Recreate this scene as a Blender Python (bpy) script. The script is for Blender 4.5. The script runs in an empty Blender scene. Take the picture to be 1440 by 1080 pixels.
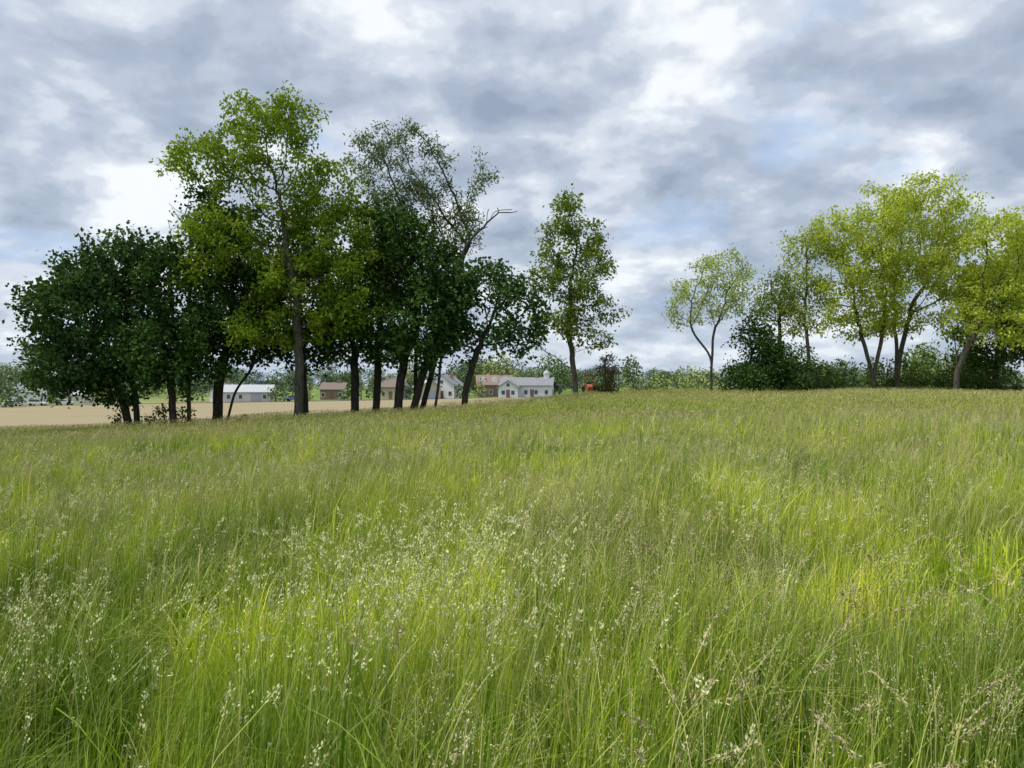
import bpy, math, numpy as np
from mathutils import Vector, noise as mnoise
rng = np.random.default_rng(11)
scene = bpy.context.scene
scene.view_settings.view_transform = 'Standard'
scene.view_settings.look = 'None'
scene.view_settings.exposure = 0
R = math.radians

# ------------------------------------------------------------------ terrain
_tx = np.array([-400, -200, -60, -40, -26, -15, -4.3, 3, 13.5, 26, 60, 200, 400.])
_tc = np.array([-5, -4.2, -2.9, -2.15, -1.5, -.88, -.2, .33, .62, .62, .45, 0, -.5])
_fx = np.linspace(-400, 400, 1601)
_fc = np.interp(_fx, _tx, _tc)
_k = np.hanning(13); _k /= _k.sum()
_fc = np.convolve(np.pad(_fc, 6, mode='edge'), _k, mode='valid')
def sm(a, b, v):
    t = np.clip((v - a) / (b - a), 0, 1)
    return t * t * (3 - 2 * t)
def hgt(x, y):
    x = np.asarray(x, float); y = np.asarray(y, float)
    C = np.interp(x, _fx, _fc)
    a = sm(-4, 36, y)
    yc = 42 + 22 * sm(-2, 12, x)
    F = np.interp(x, [-400, -135, -79, 4, 135, 400], [-6, -4.2, -3.2, -1.9, -1.6, -3])
    t = np.clip((y - yc) / (200 - yc), 0, 1)
    h = C * a * (1 - t) + F * t
    t2 = sm(200, 1600, y)
    h = h * (1 - t2) - 7 * t2
    und = 0.05 * np.sin(x * .35 + 1.3 * np.sin(y * .21)) + 0.05 * np.sin(y * .42 + x * .13) * sm(3, 12, y)
    return h + und * (1 - sm(60, 90, y))
def hz(x, y): return float(hgt(x, y))

# ------------------------------------------------------------------ helpers
def mk_mesh(name, verts, quads, mats=(), midx=None, attrs=None, smooth=False, link=True):
    me = bpy.data.meshes.new(name)
    verts = np.asarray(verts, np.float32); quads = np.asarray(quads, np.int32)
    me.vertices.add(len(verts)); me.vertices.foreach_set("co", verts.ravel())
    nf = len(quads)
    me.loops.add(nf * 4); me.polygons.add(nf)
    me.loops.foreach_set("vertex_index", quads.ravel())
    me.polygons.foreach_set("loop_start", np.arange(0, nf * 4, 4, dtype=np.int32))
    if midx is not None: me.polygons.foreach_set("material_index", np.asarray(midx, np.int32))
    if smooth is not False:
        s = np.ones(nf, bool) if smooth is True else np.asarray(smooth, bool)
        me.polygons.foreach_set("use_smooth", s)
    me.update(calc_edges=True)
    for k, v in (attrs or {}).items():
        a = me.attributes.new(k, 'FLOAT', 'POINT')
        a.data.foreach_set("value", np.asarray(v, np.float32))
    for m in mats: me.materials.append(m)
    ob = bpy.data.objects.new(name, me)
    if link: scene.collection.objects.link(ob)
    return ob

class NT:
    def __init__(s, tree): s.t = tree; s.n = tree.nodes; s.l = tree.links
    def new(s, typ, **kw):
        n = s.n.new(typ)
        for k, v in kw.items(): setattr(n, k, v)
        return n
    def link(s, a, b): s.l.new(a, b)
    def setin(s, sock, v):
        if isinstance(v, bpy.types.NodeSocket): s.l.new(v, sock)
        else: sock.default_value = v
    def math(s, op, a, b=0.0, c=None, clamp=False):
        n = s.new('ShaderNodeMath', operation=op, use_clamp=clamp)
        s.setin(n.inputs[0], a); s.setin(n.inputs[1], b)
        if c is not None: s.setin(n.inputs[2], c)
        return n.outputs[0]
    def mix(s, f, a, b, mode='MIX'):
        n = s.new('ShaderNodeMixRGB', blend_type=mode)
        s.setin(n.inputs[0], f); s.setin(n.inputs[1], a); s.setin(n.inputs[2], b)
        return n.outputs[0]
    def noise(s, vec, scale, detail=4, rough=.5, dist=0.0):
        n = s.new('ShaderNodeTexNoise')
        if vec is not None: s.link(vec, n.inputs['Vector'])
        n.inputs['Scale'].default_value = scale; n.inputs['Detail'].default_value = detail
        n.inputs['Roughness'].default_value = rough; n.inputs['Distortion'].default_value = dist
        return n.outputs['Fac']
    def ramp(s, f, stops, interp='LINEAR'):
        n = s.new('ShaderNodeValToRGB'); n.color_ramp.interpolation = interp
        e = n.color_ramp.elements
        while len(e) < len(stops): e.new(0.5)
        for i, (p, c) in enumerate(stops):
            e[i].position = p; e[i].color = (*c, 1)
        s.link(f, n.inputs[0]); return n.outputs[0]
    def attr(s, name):
        return s.new('ShaderNodeAttribute', attribute_name=name).outputs['Fac']

def newmat(name):
    m = bpy.data.materials.new(name); m.use_nodes = True
    nt = NT(m.node_tree); b = nt.n['Principled BSDF']; out = nt.n['Material Output']
    return m, nt, b, out
def c4(c): return (*c, 1)

def diff_trans(nt, b, out, col, trans, tint=(1.25, 1.2, .6, 1)):
    nt.n.remove(b)
    df = nt.new('ShaderNodeBsdfDiffuse'); nt.link(col, df.inputs[0])
    if trans <= 0:
        nt.link(df.outputs[0], out.inputs[0]); return
    tr = nt.new('ShaderNodeBsdfTranslucent')
    nt.link(nt.mix(1.0, col, tint, 'MULTIPLY'), tr.inputs[0])
    mx = nt.new('ShaderNodeMixShader'); mx.inputs[0].default_value = trans
    nt.link(df.outputs[0], mx.inputs[1]); nt.link(tr.outputs[0], mx.inputs[2])
    nt.link(mx.outputs[0], out.inputs[0])

def leaf_mat(name, dark, light, trans=.4):
    m, nt, b, out = newmat(name)
    f = nt.attr('rnd')
    col = nt.mix(f, c4(dark), c4(light))
    diff_trans(nt, b, out, col, trans)
    return m

def plain(name, col, rough=.7, var=.15, scale=3.0, metal=0.0, spec=.3):
    m, nt, b, out = newmat(name)
    pos = nt.new('ShaderNodeTexCoord').outputs['Object']
    n1 = nt.noise(pos, scale, 4, .6)
    dk = tuple(c * (1 - var) for c in col); lt = tuple(min(1, c * (1 + var)) for c in col)
    nt.link(nt.mix(n1, c4(dk), c4(lt)), b.inputs['Base Color'])
    b.inputs['Roughness'].default_value = rough; b.inputs['Metallic'].default_value = metal
    b.inputs['Specular IOR Level'].default_value = spec
    return m

def bark_mat(name, k):
    m, nt, b, out = newmat(name)
    pos = nt.new('ShaderNodeTexCoord').outputs['Object']
    mp = nt.new('ShaderNodeMapping'); mp.inputs['Scale'].default_value = (6, 6, 1.2)
    nt.link(pos, mp.inputs[0])
    n1 = nt.noise(mp.outputs[0], 2.2, 4, .65)
    col = nt.ramp(n1, [(.3, (.045 * k, .04 * k, .032 * k)), (.55, (.11 * k, .10 * k, .08 * k)), (.75, (.20 * k, .185 * k, .15 * k))])
    diff_trans(nt, b, out, col, 0)
    return m
BARK = bark_mat('bark', 1.0); BARKD = bark_mat('dark_bark', .55)

# ------------------------------------------------------------------ ground
def ground_mat():
    m, nt, b, out = newmat('ground_soil_and_turf')
    pos = nt.new('ShaderNodeNewGeometry').outputs['Position']
    n1 = nt.noise(pos, .8, 4, .6); n2 = nt.noise(pos, .012, 3, .5)
    near = nt.ramp(n1, [(.3, (.06, .085, .02)), (.7, (.13, .18, .04))])
    far = nt.ramp(n2, [(.35, (.10, .17, .04)), (.5, (.16, .24, .07)), (.65, (.28, .26, .13))])
    sp = nt.new('ShaderNodeSeparateXYZ'); nt.link(pos, sp.inputs[0])
    f = nt.math('DIVIDE', nt.math('SUBTRACT', sp.outputs[1], 60), 60, clamp=True)
    diff_trans(nt, b, out, nt.mix(f, near, far), 0)
    return m
def grid_sheet(name, xs, ys, dz, mat):
    X, Y = np.meshgrid(xs, ys); Z = hgt(X, Y) + dz
    V = np.stack([X, Y, Z], -1).reshape(-1, 3)
    nx = len(xs); ny = len(ys)
    i = (np.arange(ny - 1)[:, None] * nx + np.arange(nx - 1)[None]).ravel()
    Q = np.stack([i, i + 1, i + 1 + nx, i + nx], -1)
    return mk_mesh(name, V, Q, [mat], smooth=True)
u = np.linspace(-1, 1, 261); xs = 60 * u + 2940 * np.sign(u) * np.abs(u) ** 5
v = np.linspace(0, 1, 261); ys = np.concatenate([np.linspace(-300, -12, 12), -10 + 90 * v + 3920 * v ** 5])
grid_sheet('ground', xs, ys, 0, ground_mat())

def field_mat():
    m, nt, b, out = newmat('dry_crop_stubble')
    pos = nt.new('ShaderNodeNewGeometry').outputs['Position']
    mp = nt.new('ShaderNodeMapping'); mp.inputs['Scale'].default_value = (.03, .35, 1)
    nt.link(pos, mp.inputs[0])
    n1 = nt.noise(mp.outputs[0], 1.0, 5, .6); n2 = nt.noise(pos, 1.5, 5, .7)
    c = nt.ramp(n1, [(.3, (.27, .23, .14)), (.5, (.37, .30, .21)), (.7, (.27, .27, .13))])
    c = nt.mix(nt.math('MULTIPLY', n2, .4), c, (.20, .19, .10, 1))
    diff_trans(nt, b, out, c, 0)
    return m
grid_sheet('crop_field', np.linspace(-330, 6, 169), np.linspace(53, 188, 70), .06, field_mat())
grid_sheet('road', np.linspace(-330, 60, 120), np.linspace(193, 199, 4), .08, plain('asphalt', (.16, .16, .16), .9, .2, 1))

# ------------------------------------------------------------------ trees
def unit(v):
    return v / np.maximum(np.linalg.norm(v, axis=-1, keepdims=True), 1e-9)

def tubes(P, par, r, sides=6):
    idx = np.where(par >= 0)[0]
    p = par[idx]
    d = unit(P[idx] - P[p])
    din = np.zeros_like(P); din[idx] = d
    dp = din[p].copy(); z = np.linalg.norm(dp, axis=1) < .5; dp[z] = d[z]
    sharp = (dp * d).sum(1) < .75; dp[sharp] = d[sharp]
    def ring(c, dr, rad):
        ref = np.tile(np.array([.31, .95, .05]), (len(c), 1))
        a = unit(np.cross(dr, ref)); b = np.cross(dr, a)
        th = np.arange(sides) * 2 * np.pi / sides
        return c[:, None] + rad[:, None, None] * (np.cos(th)[None, :, None] * a[:, None] + np.sin(th)[None, :, None] * b[:, None])
    r0 = np.minimum(r[p], r[idx] * 1.35)
    A = ring(P[p], dp, r0); B = ring(P[idx], d, r[idx])
    V = np.concatenate([A, B], 1).reshape(-1, 3)
    base = np.arange(len(idx))[:, None] * (2 * sides)
    k = np.arange(sides); k2 = (k + 1) % sides
    Q = np.stack([base + k, base + k2, base + sides + k2, base + sides + k], -1).reshape(-1, 4)
    return V, Q

def leaf_quads(C, n, sigma, size, aspect, droop=.3, flat=.8):
    C = np.repeat(C, n, axis=0); N = len(C)
    cl = np.repeat(rng.random(N // n), n)
    off = rng.normal(size=(N, 3)) * sigma; off[:, 2] *= flat
    pos = C + off
    d = rng.normal(size=(N, 3)); d = unit(d + unit(off) * .6); d[:, 2] -= droop; d = unit(d)
    s = unit(np.cross(d, rng.normal(size=(N, 3)) + np.array([0, 0, .9])))
    nn = np.cross(d, s)
    L = size * rng.uniform(.65, 1.35, (N, 1)); W = L * aspect
    V = np.stack([pos, pos + d * L * .45 + s * W * .5 + nn * W * .15, pos + d * L, pos + d * L * .45 - s * W * .5 + nn * W * .15], 1).reshape(-1, 3)
    Q = np.arange(N * 4).reshape(-1, 4)
    a = np.repeat(.5 * cl + .5 * rng.random(N), 4)
    return V, Q, a

def sample_lobes(lobes, dens, y0, gap=.0, gscale=.45, shell=.5):
    out = []
    for L in lobes:
        x, z, rx, rz = L[:4]; ry = (rx + .25 * rz) * (L[5] if len(L) > 5 else .95)
        dy = L[4] if len(L) > 4 else rng.uniform(-.35, .35) * rx
        n = max(6, int(dens * 4.19 * rx * ry * rz))
        q = unit(rng.normal(size=(n, 3)))
        rad = rng.random(n) ** (1 / 3.0); rad = rad * (1 - shell) + shell * (1 - (1 - rad) * .45)
        rad *= rng.uniform(.82, 1.22, n)
        p = q * rad[:, None] * np.array([rx, ry, rz]) + np.array([x, y0 + dy, z])
        out.append(p)
    P = np.concatenate(out)
    if gap > 0:
        sd = rng.uniform(0, 50)
        k = np.array([mnoise.noise(Vector((float(a) * gscale + sd, float(b) * gscale, float(c) * gscale))) for a, b, c in P])
        P = P[k > gap - .5]
    return P

def smooth_skel(P, par, it=3):
    for _ in range(it):
        s = np.zeros_like(P); c = np.zeros(len(P))
        k = par >= 0
        np.add.at(s, par[k], P[k]); np.add.at(c, par[k], 1)
        m = k & (c > 0)
        Q = P.copy()
        Q[m] = .5 * P[m] + .25 * P[par[m]] + .25 * s[m] / c[m][:, None]
        P = Q
    return P

def grow(paths, A, step=.36, kill=.62, infl=7., trop=.12, wig=.12, iters=170):
    P = []; par = []
    for path in paths:
        path = [np.array(q, float) for q in path]
        first = True; start_par = -1
        if P:
            D = np.linalg.norm(np.array(P) - path[0], axis=1)
            if D.min() < .25: start_par = int(D.argmin()); first = False
        if first:
            P.append(path[0]); par.append(-1); start_par = len(P) - 1
        last = start_par
        for a, b in zip(path[:-1], path[1:]):
            n = max(1, int(round(np.linalg.norm(b - a) / step)))
            for i in range(1, n + 1):
                P.append(a + (b - a) * i / n + rng.normal(size=3) * .03); par.append(last); last = len(P) - 1
    P = np.array(P); par = np.array(par)
    nch = np.zeros(len(P), int)
    D = np.linalg.norm(A[:, None] - P[None], axis=2)
    ni = D.argmin(1); nd = D.min(1); alive = nd > kill
    for it in range(iters):
        act = alive & (nd < infl) & (nch[ni] < 4)
        if not act.any(): break
        s = np.zeros_like(P); np.add.at(s, ni[act], unit(A[act] - P[ni[act]]))
        idx = np.unique(ni[act])
        d = unit(s[idx]) + np.array([0, 0, trop]) + rng.normal(size=(len(idx), 3)) * wig
        new = P[idx] + unit(d) * step
        nch[idx] += 1
        base = len(P)
        P = np.concatenate([P, new]); par = np.concatenate([par, idx]); nch = np.concatenate([nch, np.zeros(len(new), int)])
        al = np.where(alive)[0]
        if len(al):
            D = np.linalg.norm(A[al][:, None] - new[None], axis=2)
            m = D.min(1); mi = D.argmin(1); better = m < nd[al]
            nd[al[better]] = m[better]; ni[al[better]] = base + mi[better]
        alive &= nd > kill
        if len(P) > 9000: break
    return smooth_skel(P, par), par

def make_tree(name, y0, bases, lobes, mat, rt=.22, dens=1.2, gap=0., n=22, sigma=.3, size=.17, aspect=.55,
              leafr=.03, droop=.3, trop=.12, step=.36, kill=.62, pexp=.6, wig=.12, shell=.5, sides=6, gscale=.45, bark=None):
    A = sample_lobes(lobes, dens, y0, gap, shell=shell, gscale=gscale)
    paths = []
    for bp in bases:
        x, dy = bp[0][:2]
        pth = [(x, y0 + dy, hz(x, y0 + dy) - .15)]
        for q in bp[1:]: pth.append((q[0], y0 + q[1], q[2]))
        paths.append(pth)
    P, par = grow(paths, A, step=step, kill=kill, trop=trop, wig=wig)
    w = np.zeros(len(P)); tip = np.ones(len(P), bool)
    tip[par[par >= 0]] = False
    w[tip] = 1
    for i in range(len(P) - 1, -1, -1):
        if par[i] >= 0: w[par[i]] += w[i]
    wm = w[par < 0].max()
    r = np.maximum(.011, rt * (w / wm) ** pexp)
    for bp in paths:
        g = bp[0][2]
        near = (np.abs(P[:, 0] - bp[0][0]) < .8) & (P[:, 2] < g + .8)
        r[near] *= 1 + .35 * np.clip(1 - (P[near, 2] - g) / .8, 0, 1)
    TV, TQ = tubes(P, par, r, sides)
    lowz = min(l[1] - l[3] * 1.15 for l in lobes)
    cen = np.concatenate([P[(r < leafr) & (P[:, 2] > lowz)], A])
    LV, LQ, la = leaf_quads(cen, n, sigma, size, aspect, droop)
    V = np.concatenate([TV, LV]); Q = np.concatenate([TQ, LQ + len(TV)])
    mi = np.concatenate([np.zeros(len(TQ), int), np.ones(len(LQ), int)])
    at = np.concatenate([np.zeros(len(TV)), la])
    ob = mk_mesh(name, V, Q, [bark or BARK, mat], mi, {'rnd': at}, smooth=(mi == 0))
    return ob

DARK = leaf_mat('maple_leaves_dark', (.02, .045, .014), (.10, .185, .042), .15)
DARK2 = leaf_mat('maple_leaves_bluegreen', (.022, .05, .02), (.105, .19, .055), .15)
WAL = leaf_mat('walnut_leaves', (.09, .16, .017), (.32, .43, .05), .4)
OLV = leaf_mat('ash_leaves', (.08, .13, .02), (.27, .35, .065), .35)
GRY = leaf_mat('willowy_leaves', (.07, .11, .04), (.20, .26, .11), .25)
YEL = leaf_mat('spring_leaves_yellow', (.26, .35, .045), (.60, .66, .13), .45)
PALE = leaf_mat('spring_leaves_pale', (.23, .31, .07), (.50, .57, .18), .45)
VINE = leaf_mat('vine_leaves', (.08, .07, .03), (.20, .19, .07), .2)
SHR = leaf_mat('shrub_leaves', (.04, .075, .02), (.15, .22, .055), .2)
MP = dict(dens=2.6, gap=.2, n=23, sigma=.28, size=.235, aspect=.78, bark=BARKD)

# --- left grove (about 43 m away)
make_tree('maple_tree', 43, [[(-21.2, 0), (-21.4, 0, 1.6), (-22.2, 0, 4.0)], [(-21.6, .2), (-22.5, .3, 1.8), (-24.2, 0, 4.5)]],
          [(-23.8, 5.9, 2.9, 2.4), (-21.8, 8.2, 2.0, 1.9), (-26.2, 4.2, 1.6, 1.5), (-24.6, 2.6, 2.6, 1.6), (-21, 4.8, 1.9, 2.4), (-23.6, 7.6, 1.4, 1.3), (-27.0, 2.6, 1.0, .9), (-22.6, 1.6, 1.6, 1.4)], DARK2, rt=.22, **MP)
make_tree('maple_tree', 42, [[(-18.7, 0), (-19.1, 0, 3)]],
          [(-19.0, 7.6, 1.6, 2.2), (-18.2, 3.6, 2.5, 2.0), (-19.8, 3.4, 1.8, 2.1)], DARK, rt=.2, **MP)
make_tree('maple_tree', 44.5, [[(-17.3, 0), (-17.2, 0, 2), (-16.4, 0, 5)], [(-16.8, -.2), (-16.2, -.1, 1.2), (-14.8, 0, 3.2)]],
          [(-16.8, 10.0, 1.8, 2.2), (-16.4, 6.0, 2.2, 2.6), (-17.4, 12.0, 1.3, 1.3), (-15.0, 7.2, 1.8, 2.2), (-15.2, 3.6, 1.4, 1.1)], DARK, rt=.3, **MP)
make_tree('maple_tree', 46.5, [[(-12.6, 0), (-12.9, 0, 4)]],
          [(-13.2, 7.2, 2.4, 2.6), (-12.2, 10.4, 2.0, 2.0), (-14.4, 4.6, 1.6, 1.6), (-11.0, 5.4, 1.6, 2.0), (-12.6, 3.8, 1.6, 1.2)], DARK, rt=.2, dens=2.2, gap=.24, n=20, size=.24, aspect=.78, bark=BARKD)
make_tree('walnut_tree', 41.5, [[(-11.7, 0), (-11.6, 0, 2.5), (-11.8, 0, 6.5), (-12.4, 0, 9.5)]],
          [(-13.4, 15.4, 2.5, 2.0), (-12.3, 16.3, 1.6, 1.2), (-17.0, 13.7, 1.9, 1.5), (-15.0, 13.9, 1.7, 1.6), (-10.6, 12.4, 2.0, 2.1), (-15.8, 9.9, 2.3, 1.9),
           (-12.8, 11.6, 2.2, 1.8), (-9.4, 9.8, 2.1, 2.1), (-8.2, 7.0, 1.9, 2.0), (-13.9, 4.9, 2.0, 1.3), (-12.0, 7.5, 2.2, 1.7), (-17.2, 7.9, 1.2, 1.2), (-10.2, 5.2, 2.0, 1.3)],
          WAL, rt=.27, dens=2.2, gap=.29, gscale=.65, n=20, sigma=.22, size=.235, aspect=.52, droop=.5, kill=.6)
make_tree('maple_tree', 45, [[(-9.3, 0), (-9.3, 0, 3.5)], [(-8.2, .5), (-8.0, .5, 3.5)]],
          [(-8.6, 6.0, 2.4, 3.4), (-10.2, 4.7, 1.6, 2.2), (-8.2, 10.0, 1.9, 2.2), (-8.4, 12.0, 1.2, 1.0)], DARK, rt=.27, **MP)
make_tree('maple_tree', 43.5, [[(-6.6, 0), (-6.4, 0, 2.2), (-5.4, 0, 5)], [(-5.9, .2), (-5.1, .2, 2.4), (-4.2, 0, 4.6)]],
          [(-5.4, 8.0, 2.3, 2.6), (-5.2, 4.7, 2.6, 2.1), (-3.6, 6.9, 1.5, 1.9), (-6.6, 10.2, 1.6, 1.8)], DARK, rt=.27, **MP)
make_tree('willow_tree', 46, [[(-5.9, 0), (-5.8, 0, 4), (-5.4, 0, 8.5)], [(-5.6, .1), (-4.0, 0, 6.0), (-3.0, 0, 9.2), (-2.5, 0, 10.4)]],
          [(-8.5, 15.6, 1.3, 1.9), (-6.2, 15.6, 1.1, 1.9), (-7.3, 13.2, 1.7, 1.7), (-4.5, 14.6, .9, 2.0), (-1.9, 14.1, .85, 1.9), (-2.6, 11.9, .9, 1.3), (-3.4, 10.6, 1.5, 1.6), (-5.6, 12.4, 1.6, 1.8), (-3.9, 12.0, 1.0, 1.4)],
          GRY, rt=.18, dens=3.5, gap=.28, gscale=.8, n=20, sigma=.19, size=.21, aspect=.36, trop=.4, kill=.45, step=.33, leafr=.022, pexp=.7, bark=BARKD)
make_tree('maple_tree', 42.5, [[(-2.7, 0), (-2.6, 0, 1.4), (-2.0, 0, 3.2), (-1.5, 0, 4.6)]],
          [(-1.3, 7.2, 2.0, 1.4), (.3, 5.8, 1.5, 1.7), (-2.9, 6.2, 1.4, 1.9), (-.9, 4.9, 1.7, 1.2), (.9, 4.0, .9, 1.0), (-3.4, 4.4, 1.1, 1.0)],
          DARK2, rt=.19, dens=2.6, gap=.22, n=21, size=.235, aspect=.78, bark=BARKD)
def bare_tree(name, y0, bases, lobes, rt, dens=2.5):
    A = sample_lobes(lobes, dens, y0, 0.1)
    paths = [[(b[0][0], y0, hz(b[0][0], y0) - .1)] + [(q[0], y0, q[2]) for q in b[1:]] for b in bases]
    P, par = grow(paths, A, step=.3, kill=.4, trop=.2)
    w = np.zeros(len(P)); tip = np.ones(len(P), bool); tip[par[par >= 0]] = False; w[tip] = 1
    for i in range(len(P) - 1, -1, -1):
        if par[i] >= 0: w[par[i]] += w[i]
    r = np.maximum(.012, rt * (w / w.max()) ** .6)
    V, Q = tubes(P, par, r, 5)
    return mk_mesh(name, V, Q, [BARK], smooth=True)
bare_tree('dead_tree', 45.5, [[(-19.4, 0), (-19.4, 0, 8), (-19.3, 0, 10)]], [(-19.6, 11.4, 1.1, 1.6), (-18.6, 10.6, 1.1, 1.2), (-20.2, 10.4, .8, 1)], .13, 7)
bare_tree('dead_tree', 44.5, [[(-4.6, 0), (-3.6, 0, 7.5), (-2.6, 0, 10.0), (-1.6, 0, 10.9)]], [(-.3, 11.9, .8, .4), (-1.2, 11.6, .7, .6), (.2, 11.4, .4, .3), (-1.6, 10.9, .6, .5)], .085, 12)

# --- lone ash tree (53 m)
make_tree('ash_tree', 53.3, [[(4.5, 0), (4.4, 0, 2.3), (4.0, 0, 4.6), (4.1, 0, 8.0)], [(4.4, -.02), (4.4, 0, 2.3), (3.0, 0, 3.7), (1.9, 0, 4.1)]],
          [(4.0, 13.9, 1.3, 1.7), (3.1, 11.6, 1.5, 1.6), (5.1, 12.0, 1.3, 1.5), (2.6, 9.3, 1.5, 1.5), (5.9, 10.2, 1.4, 1.6), (4.2, 9.0, 1.5, 1.5), (4.9, 7.4, 1.8, 1.3), (6.8, 6.6, 1.1, 1.1), (2.6, 5.9, 1.6, .9), (6.6, 4.9, 1.2, .6), (4.4, 5.6, 1.3, .9)],
          OLV, rt=.2, dens=3.0, gap=.28, gscale=.8, n=20, sigma=.21, size=.24, aspect=.54, droop=.5)
# --- right side trees
make_tree('young_walnut_tree', 53.3, [[(14.0, 0), (14.0, 0, 2.5), (14.1, 0, 5.0)], [(14.0, -.02), (14.0, 0, 3.6), (12.6, 0, 5.4)]],
          [(14.6, 9.4, 1.9, 1.4), (12.5, 8.2, 1.4, 1.1), (16.0, 8.7, 1.2, 1.4), (11.7, 6.4, 1.0, .8), (14.9, 7.2, 1.8, 1.0), (13.2, 6.6, 1.0, .8), (11.2, 7.3, .6, .6), (13.4, 9.4, 1.2, .9)],
          PALE, rt=.12, dens=4, gap=.26, gscale=.7, n=15, sigma=.19, size=.18, aspect=.5, kill=.45)
make_tree('vine_covered_tree', 53, [[(17.4, 0), (17.3, 0, 2.5)], [(16.4, .2), (16.6, .2, 3)]],
          [(17.0, 4.6, 1.3, 1.6), (18.5, 2.9, 1.4, 1.4), (15.6, 3.0, 1.1, 1.5), (17.2, 2.0, 2.0, 1.2), (17.9, 3.9, 1.1, 1.1), (19.6, 2.4, 1.2, 1.2)],
          DARK, rt=.14, dens=4, gap=.2, n=24, size=.2, aspect=.7, bark=BARKD)
make_tree('ash_tree', 56, [[(19.8, 0), (19.8, 0, 4.5)]],
          [(19.8, 8.4, 1.4, 1.7), (18.8, 7.2, 1.2, 1.2), (20.6, 6.6, 1.2, 1.3), (19.2, 5.2, 1.0, 1.2)],
          OLV, rt=.14, dens=3.6, gap=.15, n=22, size=.22, aspect=.5)
make_tree('walnut_tree', 54, [[(21.3, 0), (21.2, 0, 3.0), (20.8, 0, 7)]],
          [(20.3, 10.9, 1.1, 1.7), (21.9, 11.8, 1.0, 1.4), (21.2, 8.2, 1.5, 1.6), (20.2, 6.4, 1.1, 1.1), (22.2, 6.3, 1.0, 1.1)],
          PALE, rt=.12, dens=3.6, gap=.22, n=19, size=.21, aspect=.5)
YP = dict(gap=.27, gscale=.66, n=17, sigma=.24, size=.225, aspect=.54, droop=.5, kill=.55)
make_tree('walnut_tree', 53.3, [[(25.4, 0), (25.4, 0, 2.0), (24.6, 0, 5), (24.0, 0, 7.5)], [(25.45, -.02), (25.4, 0, 2.2), (26.2, 0, 6), (26.2, 0, 8)]],
          [(22.9, 12.2, 1.9, 1.9), (25.6, 13.5, 2.1, 1.8), (24.3, 10.3, 2.0, 1.7), (22.8, 8.6, 1.8, 1.9), (26.4, 10.4, 1.9, 1.9), (25.6, 7.8, 2.0, 1.5), (25.2, 6.0, 2.2, 1.1), (22.6, 6.2, 1.4, 1.0)],
          YEL, rt=.2, dens=2.7, **YP)
make_tree('walnut_tree', 55, [[(27.9, 0), (28.0, 0, 3.0), (28.9, 0, 7.5)], [(27.9, .2), (28.0, .2, 4.5), (27.6, 0, 8)]],
          [(29.8, 14.9, 2.4, 1.9), (32.4, 13.4, 2.0, 2.0), (28.0, 13.8, 1.7, 1.8), (30.4, 11.8, 2.4, 1.8), (28.8, 9.6, 2.5, 2.0), (31.8, 9.6, 2.1, 2.0), (28.6, 6.6, 2.2, 1.2)],
          YEL, rt=.22, dens=2.4, **YP)
make_tree('walnut_tree', 51, [[(29.8, 0), (29.9, 0, 2.5), (29.8, 0, 5)], [(29.85, .02), (29.9, .0, 2.5), (31.0, 0, 5.0), (32.0, 0, 7)]],
          [(32.6, 11.2, 2.3, 1.9), (32.4, 8.0, 2.4, 1.8), (35, 9.4, 2.2, 2.6), (33.5, 5.6, 2.4, 1.3), (30.4, 5.8, 1.6, 1.3), (35, 12, 1.8, 1.6)],
          YEL, rt=.2, dens=2.5, **YP)
make_tree('maple_tree', 58, [[(37.0, 0), (37.0, 0, 4)], [(34.8, 0), (35.0, 0, 4)]],
          [(38, 8.5, 3.2, 3), (36.0, 5.0, 2.6, 2.2), (41, 6.5, 3, 3)],
          SHR, rt=.24, dens=1.6, gap=.25, n=20, size=.28, aspect=.7)

def shrub(name, x, y, lobes, mat, n=16, dens=9, size=.17, sigma=.14, gap=.25):
    g = hz(x, y)
    L = [(x + a, g + b, rx, rz) for a, b, rx, rz in lobes]
    A = sample_lobes(L, dens, y, gap, gscale=.9)
    A = A[A[:, 2] > g]
    ii = rng.choice(len(A), min(len(A), 120), replace=False)
    B = A[ii]
    P = np.concatenate([np.stack([x + (B[:, 0] - x) * .3, y + (B[:, 1] - y) * .3, np.full(len(B), g - .05)], 1), B])
    par = np.concatenate([np.full(len(B), -1), np.arange(len(B))])
    TV, TQ = tubes(P, par, np.full(len(P), .013), 4)
    LV, LQ, la = leaf_quads(A, n, sigma, size, .6)
    mi = np.concatenate([np.zeros(len(TQ), int), np.ones(len(LQ), int)])
    return mk_mesh(name, np.concatenate([TV, LV]), np.concatenate([TQ, LQ + len(TV)]), [BARK, mat], mi,
                   {'rnd': np.concatenate([np.zeros(len(TV)), la])})
shrub('vine_bush', 6.75, 53.5, [(0, 1.4, .75, 1.2), (.2, 2.6, .65, .9), (-.2, .8, .6, .8)], VINE, dens=12, n=20)
for (x, y, s, h) in [(-22.3, 43.5, .8, .9), (-19.3, 42.8, 1.1, 1.2), (-15.6, 44, .7, .5), (-10.4, 44, .7, .5)]:
    shrub('shrub', x, y, [(0, h * .6, s, h * .8), (s * .5, h * .4, s * .7, h * .6), (-s * .6, h * .5, s * .6, h * .7)], SHR, dens=7, gap=.35)
for (x, y, s, h) in [(15.4, 54, 1.2, 1.0), (19.6, 54, 1.4, 1.3), (22.7, 57, 1.6, 1.7), (29, 58, 1.8, 1.8), (32.5, 56, 1.4, 1.5), (35.5, 57, 2, 2)]:
    shrub('shrub', x, y, [(0, h * .7, s, h * .9), (s * .7, h * .5, s * .8, h * .7), (-s * .7, h * .6, s * .7, h * .8)], SHR, dens=4, size=.22, sigma=.2, gap=.32)

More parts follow.
